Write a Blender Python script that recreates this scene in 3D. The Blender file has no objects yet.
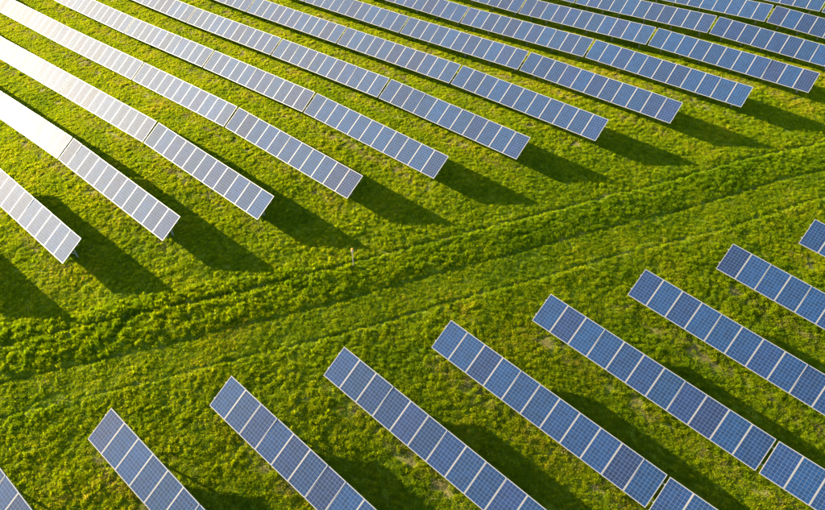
import bpy, bmesh, math, random
import numpy as np
from mathutils import Vector, Matrix

S = bpy.context.scene
COL = S.collection
rng = np.random.default_rng(7)
random.seed(7)

# ------------------------------------------------------------------ camera
cam = bpy.data.cameras.new('camera')
cam_o = bpy.data.objects.new('camera', cam)
COL.objects.link(cam_o)
S.camera = cam_o
CAM = Vector((16.70, -14.20, 24.91))
cam_o.location = CAM
cam_o.rotation_euler = (math.radians(44.404), 0.0, math.radians(40.907))
cam.sensor_fit = 'HORIZONTAL'
cam.sensor_width = 36.0
FPX = 645.04                     # focal length in pixels of the 825 px wide photograph
cam.lens = FPX / 825.0 * 36.0
cam.clip_start = 0.5
cam.clip_end = 2000.0

# ------------------------------------------------------------------ sky, sun, exposure
SUN_EL, SUN_AZ = 14.6, 15.5      # degrees: elevation, and the heading light travels in (from +X towards +Y)
w = bpy.data.worlds.new('World')
S.world = w
w.use_nodes = True
sky = w.node_tree.nodes.new('ShaderNodeTexSky')
sky.sky_type = 'NISHITA'
sky.sun_disc = False
sky.sun_elevation = math.radians(SUN_EL)
sky.sun_rotation = math.radians(-90.0 - SUN_AZ)
sky.air_density = 1.0
sky.dust_density = 1.0
w.node_tree.links.new(sky.outputs[0], w.node_tree.nodes['Background'].inputs[0])
w.node_tree.nodes['Background'].inputs[1].default_value = 0.08

sl = bpy.data.lights.new('sun', 'SUN')
sl.energy = 5.0
sl.angle = math.radians(0.53)
sl.color = (1.0, 0.81, 0.51)
so = bpy.data.objects.new('sun', sl)
COL.objects.link(so)
az, el = math.radians(SUN_AZ), math.radians(SUN_EL)
SUND = Vector((math.cos(az) * math.cos(el), math.sin(az) * math.cos(el), -math.sin(el)))
so.rotation_euler = SUND.to_track_quat('-Z', 'Y').to_euler()
so.location = (-40, -10, 30)

S.view_settings.view_transform = 'Standard'
S.view_settings.look = 'None'
S.view_settings.gamma = 1.0
S.view_settings.exposure = 2.58
S.render.engine = 'CYCLES'

# ------------------------------------------------------------------ helpers
def link(o, parent=None):
    COL.objects.link(o)
    if parent is not None:
        o.parent = parent
    return o

def mesh_from(verts, faces, mats, name, smooth=False, mat_idx=None):
    me = bpy.data.meshes.new(name)
    me.from_pydata(verts, [], faces)
    for m in mats:
        me.materials.append(m)
    if mat_idx is not None:
        me.polygons.foreach_set('material_index', mat_idx)
    if smooth:
        me.polygons.foreach_set('use_smooth', [True] * len(me.polygons))
    me.update()
    return me

def boxes_mesh(name, boxes, mat, bevel=0.0):
    bm = bmesh.new()
    for (x0, x1, y0, y1, z0, z1) in boxes:
        vs = [bm.verts.new((x, y, z)) for x in (x0, x1) for y in (y0, y1) for z in (z0, z1)]
        for f in ((0, 1, 3, 2), (4, 6, 7, 5), (0, 4, 5, 1), (2, 3, 7, 6), (0, 2, 6, 4), (1, 5, 7, 3)):
            bm.faces.new([vs[i] for i in f])
    if bevel:
        bmesh.ops.bevel(bm, geom=list(bm.edges), offset=bevel, segments=1, affect='EDGES')
    bmesh.ops.recalc_face_normals(bm, faces=bm.faces)
    me = bpy.data.meshes.new(name)
    bm.to_mesh(me)
    bm.free()
    me.materials.append(mat)
    return me

def bar_mesh(name, p, q, wx, wy, mat):
    """square bar from p to q"""
    p, q = Vector(p), Vector(q)
    d = (q - p)
    L = d.length
    m = boxes_mesh(name, [(-wx / 2, wx / 2, -wy / 2, wy / 2, 0, L)], mat)
    d.normalize()
    X = Vector((1, 0, 0))
    Y = d.cross(X).normalized()
    X = Y.cross(d).normalized()
    M = Matrix((X, Y, d)).transposed().to_4x4()
    M.translation = p
    m.transform(M)
    return m

# ---- value noise in numpy
_P = rng.random((512, 512))
def vnoise(x, y, scale, seed=0):
    x = np.asarray(x) / scale + 37.7 * seed + 1000.0
    y = np.asarray(y) / scale + 91.3 * seed + 1000.0
    xi = np.floor(x).astype(int); yi = np.floor(y).astype(int)
    fx = x - xi; fy = y - yi
    fx = fx * fx * (3 - 2 * fx); fy = fy * fy * (3 - 2 * fy)
    a = _P[xi % 512, yi % 512]; b = _P[(xi + 1) % 512, yi % 512]
    c = _P[xi % 512, (yi + 1) % 512]; d = _P[(xi + 1) % 512, (yi + 1) % 512]
    return (a * (1 - fx) + b * fx) * (1 - fy) + (c * (1 - fx) + d * fx) * fy

_J = rng.random((512, 512, 3))
def pillow(x, y, s, seed=0):
    """rounded humps, one per jittered cell: 1 at a hump's middle, 0 in the gaps between humps"""
    x = np.asarray(x, dtype=float) / s + 57.3 * seed + 1000.0
    y = np.asarray(y, dtype=float) / s + 23.9 * seed + 1000.0
    xi = np.floor(x).astype(int); yi = np.floor(y).astype(int)
    best = np.zeros_like(x)
    for a in (-1, 0, 1):
        for b in (-1, 0, 1):
            j = _J[(xi + a) % 512, (yi + b) % 512]
            d2 = (xi + a + j[..., 0] - x) ** 2 + (yi + b + j[..., 1] - y) ** 2
            h = (0.45 + 0.75 * j[..., 2]) * np.clip(1 - d2 / (0.45 + 0.35 * j[..., 2]), 0, 1)
            best = np.maximum(best, h)
    return best

def sstep(a, b, x):
    t = np.clip((np.asarray(x, dtype=float) - a) / (b - a), 0, 1)
    return t * t * (3 - 2 * t)

# ------------------------------------------------------------------ the lie of the land (height of the tables' low edge)
KN = np.array([
     [-1.25, -1.6, -1.96, -2.27, -2.4, -2.3, -2.05, -1.76, -1.47, -1.22, -1.0, -0.8, -0.62, -0.46],
     [-0.81, -1.05, -1.34, -1.66, -1.85, -1.73, -1.49, -1.25, -1.03, -0.83, -0.65, -0.48, -0.33, -0.19],
     [-0.45, -0.52, -0.65, -0.9, -1.18, -1.12, -0.89, -0.73, -0.59, -0.45, -0.3, -0.16, -0.05, 0.06],
     [-0.26, -0.09, 0.06, 0.09, -0.27, -0.51, -0.26, -0.21, -0.16, -0.06, 0.07, 0.18, 0.25, 0.31],
     [-0.27, 0.05, 0.47, 0.96, 0.96, 0.57, 0.47, 0.27, 0.27, 0.39, 0.5, 0.56, 0.56, 0.55],
     [-0.49, -0.18, 0.22, 0.75, 1.06, 1.4, 1.19, 0.82, 0.82, 0.96, 1.01, 0.97, 0.88, 0.77],
     [-0.82, -0.62, -0.38, 0.07, 0.75, 1.74, 2.29, 1.9, 1.68, 1.69, 1.56, 1.36, 1.15, 0.95],
     [-1.13, -1.03, -0.93, -0.72, -0.15, 0.86, 2.28, 2.83, 2.62, 2.37, 2.0, 1.66, 1.36, 1.08],
     [-1.36, -1.32, -1.26, -1.11, -0.73, -0.1, 1.0, 2.18, 2.55, 2.44, 2.12, 1.77, 1.45, 1.15],
     [-1.49, -1.46, -1.41, -1.28, -1.0, -0.5, 0.35, 1.35, 1.93, 2.07, 1.93, 1.68, 1.4, 1.13],
     [-1.53, -1.5, -1.44, -1.32, -1.07, -0.65, -0.01, 0.72, 1.26, 1.52, 1.54, 1.42, 1.24, 1.04],
     [-1.5, -1.46, -1.39, -1.27, -1.06, -0.72, -0.26, 0.26, 0.7, 0.98, 1.09, 1.08, 0.99, 0.87],
     [-1.43, -1.38, -1.32, -1.21, -1.04, -0.79, -0.46, -0.1, 0.23, 0.49, 0.64, 0.69, 0.68, 0.64],
     [-1.35, -1.3, -1.24, -1.16, -1.03, -0.87, -0.66, -0.42, -0.18, 0.04, 0.2, 0.31, 0.36, 0.38]])
KX, KY, KS = -60.0, -40.0, 10.0
def _bs(t):
    return ((1 - t) ** 3 / 6, (3 * t ** 3 - 6 * t ** 2 + 4) / 6, (-3 * t ** 3 + 3 * t ** 2 + 3 * t + 1) / 6, t ** 3 / 6)
def edge_z(x, y):
    u = np.clip((np.asarray(x, dtype=float) - KX) / KS, 1, 11.999)
    v = np.clip((np.asarray(y, dtype=float) - KY) / KS, 1, 11.999)
    i = np.floor(u).astype(int); j = np.floor(v).astype(int)
    bu = _bs(u - i); bv = _bs(v - j)
    z = 0.0
    for a in range(4):
        for b in range(4):
            z = z + bu[a] * bv[b] * KN[i - 1 + a, j - 1 + b]
    return z
H0 = 0.868                        # low edge above the ground
PITCH, TILT, SLOPE_L = 4.3256, 0.54001, 1.587
TR = 0.611                        # the track runs along x = TR*y + c
RUT_A, RUT_B, RUT_C = -2.28, 0.21, 2.36
XU = {1: -12.06, 2: -9.51, 3: -6.87, 4: -4.23, 5: -1.48, 6: 1.26, 7: 4.0, 8: 6.69, 9: 9.37, 10: 12.04, 11: 14.78, 12: 17.39, 13: 20.05}
XL = {1: -2.45, 2: 0.13, 3: 2.8, 4: 5.55, 5: 8.27, 6: 11.02, 7: 13.64, 8: 16.21}
XU[0] = -14.65; XU[-1] = -17.3; XU[14] = 22.75; XL[0] = -5.0; XL[9] = 18.85; XL[-1] = -7.6

def track_c(x, y):
    """offset of a point from the track's zero line, measured along x, with a slow wander"""
    wob = (vnoise(x, y, 6.0, 11) - 0.5) * 0.35
    return x - TR * y + wob

def row_phase(x, y):
    """signed distance in y from the nearest row's low edge (positive = under and behind the table)"""
    k = np.round((np.asarray(y) - 0.6) / PITCH)
    return y - k * PITCH

def on_rows(x, y):
    c = x - 0.622 * y
    return np.maximum(sstep(-6.3, -7.3, c), sstep(5.0, 6.2, c))

def ground_z(x, y):
    c = track_c(x, y)
    left = sstep(6, -6, y)
    belt = sstep(-2.7 - 1.3 * left, -1.9 - 1.2 * left, c) * sstep(0.35, -0.75, c)
    mown = sstep(0.2, 0.55, c) * sstep(2.35, 1.95, c)
    wx = x + (vnoise(x, y, 0.5, 41) - 0.5) * 0.18
    wy = y + (vnoise(x, y, 0.5, 42) - 0.5) * 0.18
    amp = (0.035 + 0.07 * vnoise(x, y, 2.4, 43)) * (1 - 0.5 * mown)
    z = edge_z(x, y) - H0 + (vnoise(x, y, 1.3, 2) - 0.5) * 0.06 + (vnoise(x, y, 3.7, 3) - 0.5) * 0.10
    z = z + amp * (0.75 * pillow(wx, wy, 0.27, 1) + 0.30 * pillow(wx, wy, 0.55, 2))
    z = z + belt * (0.01 + (0.03 + 0.06 * left) * pillow(wx, wy, 0.40, 3) * (0.5 + vnoise(x, y, 1.7, 44)))
    for r, wd, dp in ((RUT_A, 0.14, 0.12), (RUT_B, 0.13, 0.10), (RUT_C, 0.12, 0.10)):
        z = z - dp * (0.1 + 1.3 * vnoise(x, y, 1.1, 51 + int(r))) * np.exp(-((c - r) / wd) ** 2)
    return z

# ------------------------------------------------------------------ materials
def new_mat(name):
    m = bpy.data.materials.new(name)
    m.use_nodes = True
    nt = m.node_tree
    return m, nt, nt.nodes, nt.links, nt.nodes['Principled BSDF']

def simple_mat(name, col, rough, metal=0.0, noise=0.0, nscale=8.0):
    m, nt, N, Lk, b = new_mat(name)
    b.inputs['Roughness'].default_value = rough
    b.inputs['Metallic'].default_value = metal
    tc = N.new('ShaderNodeTexCoord'); nz = N.new('ShaderNodeTexNoise')
    nz.inputs['Scale'].default_value = nscale
    nz.inputs['Detail'].default_value = 4
    mx = N.new('ShaderNodeMix'); mx.data_type = 'RGBA'
    mx.inputs['A'].default_value = (*[c * (1 - noise) for c in col], 1)
    mx.inputs['B'].default_value = (*[min(1, c * (1 + noise)) for c in col], 1)
    Lk.new(tc.outputs['Object'], nz.inputs['Vector'])
    Lk.new(nz.outputs['Fac'], mx.inputs['Factor'])
    Lk.new(mx.outputs['Result'], b.inputs['Base Color'])
    return m

M_FRAME = simple_mat('anodised_frame', (0.25, 0.245, 0.245), 0.5, 0.2, 0.06, 3.0)
M_STEEL = simple_mat('galvanised_steel', (0.26, 0.27, 0.28), 0.5, 0.6, 0.18, 14.0)
M_BACK = simple_mat('white_backsheet', (0.62, 0.62, 0.62), 0.6, 0.0, 0.05, 2.0)
M_WOOD = simple_mat('weathered_wood', (0.30, 0.24, 0.17), 0.8, 0.0, 0.3, 20.0)
M_WHITE = simple_mat('white_paint', (0.5, 0.46, 0.38), 0.45, 0.0, 0.05, 9.0)
M_ORANGE = simple_mat('orange_paint', (0.75, 0.25, 0.03), 0.45, 0.0, 0.08, 9.0)

NCX, NCY = 6, 10
PW, FR, MARG = 1.004, 0.026, 0.010           # panel width, frame width, blank margin
CX0, CY0 = FR + MARG, FR + MARG
CPX, CPY = (PW - 2 * CX0) / NCX, (SLOPE_L - 2 * CY0) / NCY

def cell_material():
    m, nt, N, Lk, b = new_mat('blue_polycrystalline_cells')
    def math_(op, a, bb=None, c=None):
        n = N.new('ShaderNodeMath'); n.operation = op
        for k, v in enumerate((a, bb, c)):
            if v is None: continue
            if isinstance(v, (int, float)): n.inputs[k].default_value = v
            else: Lk.new(v, n.inputs[k])
        return n.outputs[0]
    tc = N.new('ShaderNodeTexCoord'); sp = N.new('ShaderNodeSeparateXYZ')
    Lk.new(tc.outputs['Object'], sp.inputs[0])
    oi = N.new('ShaderNodeObjectInfo')
    u = math_('DIVIDE', math_('SUBTRACT', sp.outputs['X'], CX0), CPX)
    v = math_('DIVIDE', math_('SUBTRACT', sp.outputs['Y'], CY0), CPY)
    fu = math_('FRACT', u); fv = math_('FRACT', v)
    du = math_('ABSOLUTE', math_('SUBTRACT', fu, 0.5)); dv = math_('ABSOLUTE', math_('SUBTRACT', fv, 0.5))
    LW = 0.034                                # half width of the pale gap, in cells
    lu = math_('GREATER_THAN', du, 0.5 - LW); lv = math_('GREATER_THAN', dv, 0.5 - LW)
    # corner notch of the cells
    notch = math_('GREATER_THAN', math_('ADD', du, dv), 0.925)
    inx = math_('MULTIPLY', math_('GREATER_THAN', u, 0.0), math_('LESS_THAN', u, float(NCX)))
    iny = math_('MULTIPLY', math_('GREATER_THAN', v, 0.0), math_('LESS_THAN', v, float(NCY)))
    inside = math_('MULTIPLY', inx, iny)
    gap = math_('MAXIMUM', math_('MAXIMUM', lu, lv), notch)
    gap = math_('MAXIMUM', gap, math_('SUBTRACT', 1.0, inside))
    # busbars: three thin wires per cell along the panel
    f3 = math_('ABSOLUTE', math_('SUBTRACT', math_('FRACT', math_('MULTIPLY', fu, 3.0)), 0.5))
    bus = math_('LESS_THAN', f3, 0.045)
    # per cell brightness, per panel hue
    wn = N.new('ShaderNodeTexWhiteNoise'); wn.noise_dimensions = '3D'
    cb = N.new('ShaderNodeCombineXYZ')
    Lk.new(math_('FLOOR', u), cb.inputs[0]); Lk.new(math_('FLOOR', v), cb.inputs[1])
    Lk.new(math_('MULTIPLY', oi.outputs['Random'], 91.0), cb.inputs[2])
    Lk.new(cb.outputs[0], wn.inputs['Vector'])
    ramp = N.new('ShaderNodeValToRGB')
    e = ramp.color_ramp.elements
    e[0].position = 0.0; e[0].color = (0.002, 0.025, 0.095, 1)
    e[1].position = 1.0; e[1].color = (0.006, 0.020, 0.078, 1)
    x1 = e.new(0.45); x1.color = (0.002, 0.029, 0.100, 1)
    x2 = e.new(0.85); x2.color = (0.003, 0.021, 0.084, 1)
    Lk.new(oi.outputs['Random'], ramp.inputs[0])
    cellv = math_('ADD', math_('MULTIPLY', wn.outputs['Value'], 0.36), 0.70)
    cellv = math_('MULTIPLY', cellv, math_('ADD', math_('MULTIPLY', math_('FRACT', math_('MULTIPLY', oi.outputs['Random'], 7.31)), 0.36), 0.80))
    # crystal flakes inside a cell
    vo = N.new('ShaderNodeTexVoronoi'); vo.inputs['Scale'].default_value = 60.0
    Lk.new(tc.outputs['Object'], vo.inputs['Vector'])
    sc = N.new('ShaderNodeSeparateColor'); Lk.new(vo.outputs['Color'], sc.inputs[0])
    cellv = math_('MULTIPLY', cellv, math_('ADD', math_('MULTIPLY', sc.outputs[0], 0.3), 0.85))
    vm = N.new('ShaderNodeVectorMath'); vm.operation = 'SCALE'
    Lk.new(ramp.outputs[0], vm.inputs[0]); Lk.new(cellv, vm.inputs['Scale'])
    m1 = N.new('ShaderNodeMix'); m1.data_type = 'RGBA'
    Lk.new(math_('MULTIPLY', bus, 0.25), m1.inputs['Factor'])
    Lk.new(vm.outputs[0], m1.inputs['A']); m1.inputs['B'].default_value = (0.08, 0.11, 0.18, 1)
    m2 = N.new('ShaderNodeMix'); m2.data_type = 'RGBA'
    Lk.new(gap, m2.inputs['Factor'])
    Lk.new(m1.outputs['Result'], m2.inputs['A']); m2.inputs['B'].default_value = (0.070, 0.100, 0.17, 1)
    Lk.new(m2.outputs['Result'], b.inputs['Base Color'])
    # thin film of dust on the glass
    dn = N.new('ShaderNodeTexNoise'); dn.inputs['Scale'].default_value = 3.0; dn.inputs['Detail'].default_value = 5
    Lk.new(tc.outputs['Object'], dn.inputs['Vector'])
    Lk.new(math_('ADD', math_('MULTIPLY', dn.outputs['Fac'], 0.06), 0.73), b.inputs['Roughness'])
    b.inputs['IOR'].default_value = 1.5
    b.inputs['Specular IOR Level'].default_value = 0.25
    b.inputs['Specular Tint'].default_value = (0.76, 0.89, 1.0, 1)      # bluish anti-reflection coating
    b.inputs['Coat Weight'].default_value = 0.006
    b.inputs['Coat Roughness'].default_value = 0.28
    b.inputs['Coat IOR'].default_value = 1.45
    return m
M_CELL = cell_material()

def ground_material():
    m, nt, N, Lk, b = new_mat('meadow_soil_and_moss')
    b.inputs['Roughness'].default_value = 0.95
    b.inputs['Specular IOR Level'].default_value = 0.15
    ge = N.new('ShaderNodeNewGeometry')
    at = N.new('ShaderNodeAttribute'); at.attribute_name = 'bare'
    n1 = N.new('ShaderNodeTexNoise'); n1.inputs['Scale'].default_value = 1.7; n1.inputs['Detail'].default_value = 8
    n2 = N.new('ShaderNodeTexNoise'); n2.inputs['Scale'].default_value = 14.0; n2.inputs['Detail'].default_value = 6
    for n in (n1, n2): Lk.new(ge.outputs['Position'], n.inputs['Vector'])
    r1 = N.new('ShaderNodeValToRGB')
    r1.color_ramp.elements[0].position = 0.3; r1.color_ramp.elements[0].color = (0.065, 0.095, 0.003, 1)
    r1.color_ramp.elements[1].position = 0.72; r1.color_ramp.elements[1].color = (0.14, 0.175, 0.004, 1)
    Lk.new(n2.outputs['Fac'], r1.inputs[0])
    r2 = N.new('ShaderNodeValToRGB')
    r2.color_ramp.elements[0].position = 0.3; r2.color_ramp.elements[0].color = (0.105, 0.095, 0.025, 1)
    r2.color_ramp.elements[1].position = 0.75; r2.color_ramp.elements[1].color = (0.20, 0.170, 0.06, 1)
    Lk.new(n2.outputs['Fac'], r2.inputs[0])
    ad = N.new('ShaderNodeMath'); ad.operation = 'MULTIPLY_ADD'
    Lk.new(n1.outputs['Fac'], ad.inputs[0]); ad.inputs[1].default_value = 1.2
    sb = N.new('ShaderNodeMath'); sb.operation = 'SUBTRACT'; Lk.new(at.outputs['Fac'], sb.inputs[0]); sb.inputs[1].default_value = 0.75
    Lk.new(sb.outputs[0], ad.inputs[2]); ad.use_clamp = True
    mx = N.new('ShaderNodeMix'); mx.data_type = 'RGBA'
    Lk.new(ad.outputs[0], mx.inputs['Factor']); Lk.new(r1.outputs[0], mx.inputs['A']); Lk.new(r2.outputs[0], mx.inputs['B'])
    Lk.new(mx.outputs['Result'], b.inputs['Base Color'])
    bp = N.new('ShaderNodeBump'); bp.inputs['Strength'].default_value = 0.7; bp.inputs['Distance'].default_value = 0.05
    Lk.new(n2.outputs['Fac'], bp.inputs['Height']); Lk.new(bp.outputs[0], b.inputs['Normal'])
    return m
M_GROUND = ground_material()

def grass_material(name, dark, mid, light, dry, dry_amt, trans):
    m, nt, N, Lk, b = new_mat(name)
    out = [n for n in N if n.type == 'OUTPUT_MATERIAL'][0]
    oi = N.new('ShaderNodeObjectInfo')
    ge = N.new('ShaderNodeNewGeometry')
    n1 = N.new('ShaderNodeTexNoise'); n1.inputs['Scale'].default_value = 0.45; n1.inputs['Detail'].default_value = 5
    Lk.new(ge.outputs['Position'], n1.inputs['Vector'])
    ad = N.new('ShaderNodeMath'); ad.operation = 'MULTIPLY_ADD'
    Lk.new(oi.outputs['Random'], ad.inputs[0]); ad.inputs[1].default_value = 0.62
    s2 = N.new('ShaderNodeMath'); s2.operation = 'MULTIPLY_ADD'; Lk.new(n1.outputs['Fac'], s2.inputs[0]); s2.inputs[1].default_value = 1.1; s2.inputs[2].default_value = -0.36
    Lk.new(s2.outputs[0], ad.inputs[2])
    rp = N.new('ShaderNodeValToRGB'); e = rp.color_ramp.elements
    e[0].position = 0.0; e[0].color = (*dark, 1)
    e[1].position = 1.0; e[1].color = (*dry, 1)
    a = e.new(0.42); a.color = (*mid, 1)
    c = e.new(0.80 - dry_amt); c.color = (*light, 1)
    ta = N.new('ShaderNodeAttribute'); ta.attribute_type = 'INSTANCER'; ta.attribute_name = 'tint'
    t2 = N.new('ShaderNodeMath'); t2.operation = 'ADD'
    Lk.new(ad.outputs[0], t2.inputs[0]); Lk.new(ta.outputs['Fac'], t2.inputs[1])
    Lk.new(t2.outputs[0], rp.inputs[0])
    Lk.new(rp.outputs[0], b.inputs['Base Color'])
    b.inputs['Roughness'].default_value = 0.6
    b.inputs['Specular IOR Level'].default_value = 0.06
    tr = N.new('ShaderNodeBsdfTranslucent')
    hs = N.new('ShaderNodeHueSaturation'); hs.inputs['Hue'].default_value = 0.480; hs.inputs['Value'].default_value = 1.25
    Lk.new(rp.outputs[0], hs.inputs['Color']); Lk.new(hs.outputs[0], tr.inputs['Color'])
    ms = N.new('ShaderNodeMixShader'); ms.inputs[0].default_value = trans
    Lk.new(b.outputs[0], ms.inputs[1]); Lk.new(tr.outputs[0], ms.inputs[2])
    Lk.new(ms.outputs[0], out.inputs['Surface'])
    return m
M_GRASS = grass_material('meadow_grass', (0.078, 0.162, 0.001), (0.166, 0.255, 0.001), (0.255, 0.305, 0.002), (0.31, 0.28, 0.02), 0.0, 0.48)
M_DRY = grass_material('dry_straw', (0.10, 0.11, 0.02), (0.20, 0.17, 0.06), (0.30, 0.24, 0.11), (0.38, 0.30, 0.16), 0.0, 0.30)

# ------------------------------------------------------------------ ground
def graded(a, b, step, far):
    core = list(np.arange(a, b + 1e-6, step))
    lo, hi, d = [a], [core[-1]], step
    while hi[-1] < far:
        d *= 1.35
        hi.append(hi[-1] + d); lo.append(lo[-1] - d)
    return np.array(sorted(lo[1:]) + core + hi[1:])
gx = graded(-58, 28, 0.125, 420); gy = graded(-22, 54, 0.125, 420)
GX, GY = np.meshgrid(gx, gy, indexing='ij')
GZ = ground_z(GX, GY)
def bare_mask(x, y):
    ph = row_phase(x, y)
    strip = sstep(-0.55, -0.15, ph) * sstep(0.75, 0.15, ph) * on_rows(x, y)
    c = track_c(x, y)
    rut = np.exp(-((c - RUT_A) / 0.16) ** 2) * 0.5 + np.exp(-((c - RUT_B) / 0.14) ** 2) * 0.35 + np.exp(-((c - RUT_C) / 0.14) ** 2) * 0.4
    n = vnoise(x, y, 0.7, 21) * 0.5 + vnoise(x, y, 0.25, 22) * 0.5
    spots = sstep(0.74, 0.84, vnoise(x, y, 0.7, 23) * 0.5 + vnoise(x, y, 0.25, 24) * 0.5)
    return np.clip(np.maximum(strip * sstep(0.50, 0.80, n), rut * sstep(0.4, 0.7, n)) + 0.35 * spots, 0, 1)
nx, ny = len(gx), len(gy)
V = np.stack([GX, GY, GZ], -1).reshape(-1, 3)
I = (np.arange(nx - 1)[:, None] * ny + np.arange(ny - 1)[None, :]).ravel()
Fq = np.stack([I, I + ny, I + ny + 1, I + 1], -1)
me = bpy.data.meshes.new('meadow_ground')
me.vertices.add(len(V)); me.vertices.foreach_set('co', V.ravel())
me.loops.add(Fq.size); me.loops.foreach_set('vertex_index', Fq.ravel())
me.polygons.add(len(Fq)); me.polygons.foreach_set('loop_start', np.arange(0, Fq.size, 4))
me.polygons.foreach_set('use_smooth', np.ones(len(Fq), dtype=bool))
at = me.attributes.new('bare', 'FLOAT', 'POINT')
at.data.foreach_set('value', bare_mask(GX, GY).ravel().astype(np.float32))
me.materials.append(M_GROUND)
me.update(calc_edges=True); me.validate()
go = bpy.data.objects.new('meadow_ground', me)
go['kind'] = 'structure'
link(go)

# ------------------------------------------------------------------ projection (only to see which tables and grass the view can reach)
CM = cam_o.rotation_euler.to_matrix()
CMn = np.array(CM)
def project(P):
    d = (np.asarray(P, dtype=float) - np.array(CAM)) @ CMn
    zz = np.maximum(-d[..., 2], 0.1)
    return 412.5 + FPX * d[..., 0] / zz, 255 - FPX * d[..., 1] / zz

# ------------------------------------------------------------------ solar tables
NP_, WP, GAP = 11, 1.012, 0.118
TL = NP_ * WP - 0.008
TB = TL + GAP
PZ = 0.038                         # frame depth

def frame_mesh():
    w_, h_ = PW, SLOPE_L
    return boxes_mesh('frame', [(0, w_, 0, FR, -PZ, 0), (0, w_, h_ - FR, h_, -PZ, 0),
                                (0, FR, FR, h_ - FR, -PZ, 0), (w_ - FR, w_, FR, h_ - FR, -PZ, 0)], M_FRAME)
def sheet_mesh():
    a, b_ = FR - 0.002, FR - 0.002
    m = boxes_mesh('panel', [(a, PW - a, b_, SLOPE_L - b_, -0.012, -0.004)], M_CELL)
    m.materials.append(M_BACK)
    for p in m.polygons:
        if p.normal.z < 0.5: p.material_index = 1
    return m
ME_FRAME, ME_SHEET = frame_mesh(), sheet_mesh()
RAIL_V = (0.24 * SLOPE_L, 0.76 * SLOPE_L)
ME_CLAMP = boxes_mesh('clamp', [(-0.016, 0.016, -0.035, 0.035, -0.03, 0.006)], M_FRAME)
POSTS = (0.74, 2.2, 3.65, 5.85, 8.1, 10.36)
POST_V = 0.61 * SLOPE_L
_rail_cache = {}
def rail_mesh(l, r):
    key = (round(l, 3), round(r, 3))
    if key not in _rail_cache:
        # open C profile: web and two flanges
        _rail_cache[key] = boxes_mesh('rail', [(l, r, -0.025, 0.025, -PZ - 0.006, -PZ - 0.001),
                                               (l, r, -0.025, -0.020, -PZ - 0.075, -PZ - 0.006),
                                               (l, r, 0.020, 0.025, -PZ - 0.075, -PZ - 0.006)], M_STEEL)
    return _rail_cache[key]
ME_RAFTER = boxes_mesh('rafter', [(-0.03, 0.03, 0.10 * SLOPE_L, 0.93 * SLOPE_L, -PZ - 0.165, -PZ - 0.077)], M_STEEL)

def make_table(y, x0, label, group, open_left, open_right, seed):
    """x0: left (west) end of the low edge"""
    r = random.Random(seed)
    z0, z1 = float(edge_z(x0, y)), float(edge_z(x0 + TL, y))
    X = Vector((TL, 0, z1 - z0)).normalized()
    U = Vector((0, math.cos(TILT), math.sin(TILT)))
    Nn = X.cross(U).normalized()
    U = Nn.cross(X).normalized()
    root = bpy.data.objects.new('solar_table', None)
    root.empty_display_size = 0.3
    gz = float(ground_z(x0 + TL / 2, y + 0.8))
    base = Vector((x0 + TL / 2, y + 0.8, gz))
    root.location = base
    root['label'] = label; root['category'] = 'solar table'; root['group'] = group
    link(root)
    T = Matrix((X, U, Nn)).transposed().to_4x4()
    T.translation = Vector((x0, y, z0)) - base
    for i in range(NP_):
        p = bpy.data.objects.new('panel', ME_SHEET)
        jit = Matrix.Rotation(math.radians(r.gauss(0, 0.25)), 4, 'X') @ Matrix.Rotation(math.radians(r.gauss(0, 0.10)), 4, 'Y')
        p.matrix_local = T @ Matrix.Translation((i * WP + 0.0, r.gauss(0, 0.002), r.uniform(0, 0.002))) @ jit
        link(p); p.parent = root
        f = bpy.data.objects.new('frame', ME_FRAME)
        link(f, p)
    for v in RAIL_V:
        o = bpy.data.objects.new('rail', rail_mesh(-0.06 if open_left else -GAP / 2 + 0.002, TL + (0.06 if open_right else GAP / 2 - 0.002)))
        o.matrix_local = T @ Matrix.Translation((0, v, 0))
        link(o); o.parent = root
    for px in POSTS:
        top = T @ Vector((px, POST_V, -PZ - 0.165))
        wx, wy = top.x + base.x, top.y + base.y
        zb = float(ground_z(wx, wy)) - base.z - 0.25
        hgt = top.z - zb
        # steel C post: web plus two flanges
        a, t = 0.055, 0.010
        m = boxes_mesh('post', [(-a, a, -t / 2, t / 2, 0, hgt), (-a, -a + t, t / 2, 0.06, 0, hgt), (a - t, a, t / 2, 0.06, 0, hgt)], M_STEEL)
        o = bpy.data.objects.new('post', m)
        o.matrix_local = Matrix.Translation((top.x, top.y, zb))
        link(o); o.parent = root
        inv = Matrix.Translation((top.x, top.y, zb)).inverted()
        rf = bpy.data.objects.new('rafter', ME_RAFTER)
        rf.matrix_local = inv @ T @ Matrix.Translation((px, 0, 0))
        link(rf); rf.parent = o
        foot = Vector((0, -0.02, max(0.45, hgt * 0.45)))
        head = inv @ (T @ Vector((px, 0.22 * SLOPE_L, -PZ - 0.16)))
        bo = bpy.data.objects.new('brace', bar_mesh('brace', foot, head, 0.04, 0.04, M_STEEL))
        link(bo, o)
    return root

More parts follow.
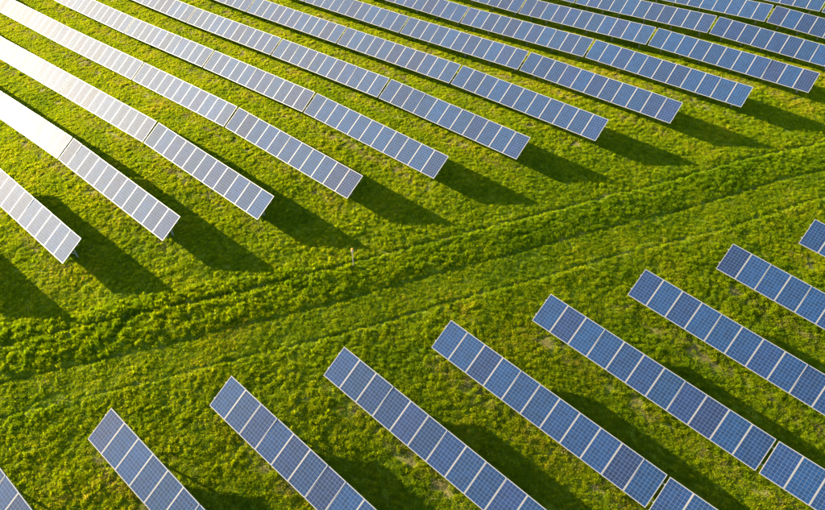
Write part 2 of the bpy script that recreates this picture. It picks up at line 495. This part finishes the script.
ORD = ['', 'first', 'second', 'third', 'fourth', 'fifth', 'sixth', 'seventh', 'eighth', 'ninth', 'tenth', 'eleventh', 'twelfth', 'thirteenth', 'fourteenth']
def in_view(y, x0, mx, my):
    pts = []
    for s in np.linspace(0, 1, 12):
        x = x0 + s * TL
        z = float(edge_z(x, y))
        for t in (0, 1):
            pts.append((x, y + t * SLOPE_L * math.cos(TILT), z + t * SLOPE_L * math.sin(TILT)))
    px, py = project(np.array(pts))
    return bool(np.any((px > -mx) & (px < 825 + mx) & (py > -my) & (py < 510 + my)))
tables = []
seed = 100
for r in range(-1, 15):
    y = (r - 3) * PITCH
    for k in range(0, 7):
        x0 = XU[r] - k * TB - TL
        keep = in_view(y, x0, 8, 8) or (r == 0 and k <= 1)
        if not keep: continue
        mx_ = float(project(np.array([x0 + TL / 2, y, float(edge_z(x0 + TL / 2, y))]))[0])
        look = 'white glaring' if mx_ < 140 else ('pale silvery' if mx_ < 330 else 'blue')
        if r < 1:
            lab = 'solar table just left of the leftmost row beyond the track, %s from track' % ORD[k + 1]
        else:
            lab = '%s solar table, %s from the track, %s row beyond it from the left' % (look, ORD[k + 1], ORD[r])
        seed += 1
        tables.append(make_table(y, x0, lab, 'solar tables beyond the grass track', False, k == 0, seed))
for r in range(-1, 10):
    y = (r - 4) * PITCH
    for k in range(0, 4):
        x0 = XL[r] + k * TB
        if not in_view(y, x0, 8, 8): continue
        lab = 'blue solar table, %s from the track, %s row on its near side from left' % (ORD[k + 1], ORD[r + 1])
        seed += 1
        tables.append(make_table(y, x0, lab, 'solar tables on the near side of the track', k == 0, False, seed))
print('tables', len(tables))

# ------------------------------------------------------------------ marker stake
def lathe(name, prof, mat, seg=12):
    vs, fs = [], []
    for (rad, z) in prof:
        for i in range(seg):
            a = 2 * math.pi * i / seg
            vs.append((rad * math.cos(a), rad * math.sin(a), z))
    for j in range(len(prof) - 1):
        for i in range(seg):
            a, b = j * seg + i, j * seg + (i + 1) % seg
            fs.append((a, b, b + seg, a + seg))
    fs.append(tuple(range(seg - 1, -1, -1))); fs.append(tuple((len(prof) - 1) * seg + i for i in range(seg)))
    return mesh_from(vs, fs, [mat], name)
st = bpy.data.objects.new('marker_stake', None)
sx, sy = -1.0, 1.48
st.location = (sx, sy, float(ground_z(sx, sy)))
st['label'] = 'thin grey stake with white and orange cap standing in the long grass'
st['category'] = 'marker stake'
link(st)
po = bpy.data.objects.new('pole', lathe('pole', [(0.028, -0.3), (0.028, 0.9), (0.026, 1.12)], M_WOOD)); link(po, st)
cp = bpy.data.objects.new('cap', lathe('cap', [(0.05, 1.10), (0.06, 1.12), (0.06, 1.22), (0.055, 1.24)], M_WHITE)); link(cp, st)
bd = bpy.data.objects.new('orange_band', lathe('orange_band', [(0.045, 1.242), (0.058, 1.244), (0.058, 1.31), (0.035, 1.34)], M_ORANGE)); link(bd, cp)

# ------------------------------------------------------------------ grass
def tuft(name, mat, n, rad, hgt, wid, lean, seed):
    r = random.Random(seed)
    vs, fs = [], []
    for i in range(n):
        a = r.uniform(0, 2 * math.pi); rr = rad * math.sqrt(r.random())
        bx, by = rr * math.cos(a), rr * math.sin(a)
        h = hgt * (1 - 0.55 * (rr / rad) ** 2) * r.uniform(0.65, 1.15)
        la = a + r.gauss(0, 0.8); ln = lean * h * r.uniform(0.3, 1.3)
        dx, dy = math.cos(la) * ln, math.sin(la) * ln
        t = r.uniform(0, math.pi); wx, wy = math.cos(t) * wid / 2, math.sin(t) * wid / 2
        b = len(vs)
        vs += [(bx - wx * .8, by - wy * .8, -0.03), (bx + wx * .8, by + wy * .8, -0.03),
               (bx + dx * .35 - wx, by + dy * .35 - wy, h * .6), (bx + dx * .35 + wx, by + dy * .35 + wy, h * .6),
               (bx + dx, by + dy, h)]
        fs += [(b, b + 1, b + 3, b + 2), (b + 2, b + 3, b + 4)]
    return bpy.data.objects.new(name, mesh_from(vs, fs, [mat], name))

def tuft_collection(name, specs):
    c = bpy.data.collections.new(name)
    for i, (mat, n, rad, hgt, wid, lean) in enumerate(specs):
        c.objects.link(tuft('%s_%02d' % (name, i), mat, n, rad, hgt, wid, lean, 50 + i))
    return c

def scatter(name, P, rotz, tilt, scl, idx, tint, coll, mat, label):
    me = bpy.data.meshes.new(name)
    me.vertices.add(len(P)); me.vertices.foreach_set('co', P.ravel())
    a = me.attributes.new('rot', 'FLOAT_VECTOR', 'POINT')
    a.data.foreach_set('vector', np.stack([tilt[:, 0], tilt[:, 1], rotz], -1).astype(np.float32).ravel())
    a = me.attributes.new('scl', 'FLOAT_VECTOR', 'POINT'); a.data.foreach_set('vector', scl.astype(np.float32).ravel())
    a = me.attributes.new('tint', 'FLOAT', 'POINT'); a.data.foreach_set('value', np.asarray(tint, dtype=np.float32))
    a = me.attributes.new('idx', 'INT', 'POINT'); a.data.foreach_set('value', idx.astype(np.int32))
    me.update()
    o = bpy.data.objects.new(name, me)
    me.materials.append(mat)
    o['kind'] = 'stuff'; o['label'] = label; o['category'] = 'grass'
    link(o)
    ng = bpy.data.node_groups.new(name + '_scatter', 'GeometryNodeTree')
    ng.interface.new_socket('Geometry', in_out='INPUT', socket_type='NodeSocketGeometry')
    ng.interface.new_socket('Geometry', in_out='OUTPUT', socket_type='NodeSocketGeometry')
    N, Lk = ng.nodes, ng.links
    gi, gout = N.new('NodeGroupInput'), N.new('NodeGroupOutput')
    ip = N.new('GeometryNodeInstanceOnPoints')
    ci = N.new('GeometryNodeCollectionInfo')
    ci.inputs['Collection'].default_value = coll
    ci.inputs['Separate Children'].default_value = True
    ci.inputs['Reset Children'].default_value = True
    def na(nm, dt):
        n = N.new('GeometryNodeInputNamedAttribute'); n.data_type = dt; n.inputs['Name'].default_value = nm
        return n.outputs['Attribute']
    Lk.new(gi.outputs[0], ip.inputs['Points'])
    Lk.new(ci.outputs[0], ip.inputs['Instance'])
    ip.inputs['Pick Instance'].default_value = True
    Lk.new(na('idx', 'INT'), ip.inputs['Instance Index'])
    er = N.new('FunctionNodeEulerToRotation')
    Lk.new(na('rot', 'FLOAT_VECTOR'), er.inputs[0]); Lk.new(er.outputs[0], ip.inputs['Rotation'])
    Lk.new(na('scl', 'FLOAT_VECTOR'), ip.inputs['Scale'])
    Lk.new(ip.outputs[0], gout.inputs[0])
    md = o.modifiers.new('scatter', 'NODES'); md.node_group = ng
    return o

def sample(density, margin=45, seed=0):
    """random points on the ground inside the widened field of view"""
    g = np.random.default_rng(seed)
    ax0, ax1, ay0, ay1 = -62.0, 30.0, -24.0, 58.0
    n = int((ax1 - ax0) * (ay1 - ay0) * density)
    x = g.uniform(ax0, ax1, n); y = g.uniform(ay0, ay1, n)
    px, py = project(np.stack([x, y, edge_z(x, y) - H0], -1))
    k = (px > -margin) & (px < 825 + margin) & (py > -margin) & (py < 510 + margin)
    return x[k], y[k], g

GC = tuft_collection('grass_tuft', [
    (M_GRASS, 34, 0.105, 0.085, 0.015, 0.8), (M_GRASS, 38, 0.12, 0.075, 0.017, 1.0), (M_GRASS, 30, 0.09, 0.10, 0.014, 0.7),
    (M_GRASS, 40, 0.13, 0.065, 0.018, 1.0), (M_GRASS, 34, 0.10, 0.095, 0.016, 0.8)])
DC = tuft_collection('straw_tuft', [
    (M_DRY, 22, 0.14, 0.09, 0.010, 1.5), (M_DRY, 26, 0.16, 0.07, 0.012, 2.0), (M_DRY, 18, 0.12, 0.13, 0.010, 1.2)])

def zones(x, y):
    c = track_c(x, y)
    left = sstep(6, -6, y)                                     # the belt widens and coarsens towards the left of the view
    belt = sstep(-2.5 - 1.3 * left, -1.9 - 1.2 * left, c) * sstep(0.30, -0.6, c)
    mown = sstep(0.2, 0.55, c) * sstep(2.35, 1.95, c)
    rut = np.exp(-((c - RUT_A) / 0.12) ** 2) * (1 - left * .7) + np.exp(-((c - RUT_B) / 0.11) ** 2) + np.exp(-((c - RUT_C) / 0.11) ** 2)
    ph = row_phase(x, y)
    low = sstep(-0.7, -0.2, ph) * sstep(0.6, 0.1, ph) * on_rows(x, y)
    under = sstep(0.0, 0.4, ph) * sstep(1.9, 1.4, ph) * on_rows(x, y)
    return c, left, belt, mown, np.clip(rut, 0, 1), low, under

def place(X, Y, g):
    c, left, belt, mown, rut, low, under = zones(X, Y)
    keepp = (1 - 0.85 * rut) * (1 - 0.7 * low * sstep(0.45, 0.75, vnoise(X, Y, 0.7, 21) * 0.5 + vnoise(X, Y, 0.25, 22) * 0.5))
    keepp = keepp * (1 - 0.85 * bare_mask(X, Y))
    k = g.random(len(X)) < keepp
    X, Y, belt, mown, left, low = X[k], Y[k], belt[k], mown[k], left[k], low[k]
    n = len(X)
    hz = g.uniform(0.6, 1.3, n) * (0.6 + 0.8 * vnoise(X, Y, 0.6, 33)) * (1 + belt * (0.3 + 0.3 * left)) * (1 - 0.2 * mown)
    tall = g.random(n) < 0.05
    hz = np.where(tall, hz * 1.7, hz)
    wz = g.uniform(0.7, 1.2, n)
    P = np.stack([X, Y, ground_z(X, Y)], -1)
    return P, g.uniform(0, 2 * np.pi, n), g.normal(0, 0.12, (n, 2)), np.stack([wz, wz, hz], -1), g.integers(0, 5, n), -0.20 * belt * (1 - 0.6 * left) + 0.14 * low - 0.05 + 0.26 * (vnoise(X, Y, 4.0, 61) - 0.5)

P = place(*sample(105.0, seed=2))
print('tufts', len(P[0]))
scatter('meadow_grass', *P, GC, M_GRASS, 'lumpy yellow green meadow grass between the panel rows')

dx, dy, g3 = sample(22.0, seed=3)
c, left, belt, mown, rut, low, under = zones(dx, dy)
kp = g3.random(len(dx)) < np.clip(low * 0.75 * sstep(0.25, 0.6, vnoise(dx, dy, 0.8, 21)) + rut * 0.10 + 0.012, 0, 1)
dx, dy = dx[kp], dy[kp]
n = len(dx)
scatter('dry_grass', np.stack([dx, dy, ground_z(dx, dy)], -1), g3.uniform(0, 6.28, n), np.zeros((n, 2)),
        np.stack([g3.uniform(.8, 1.4, n)] * 2 + [g3.uniform(.6, 1.3, n)], -1), g3.integers(0, 3, n), np.zeros(n), DC, M_DRY,
        'straw coloured dead grass along the low edges of the panel rows')
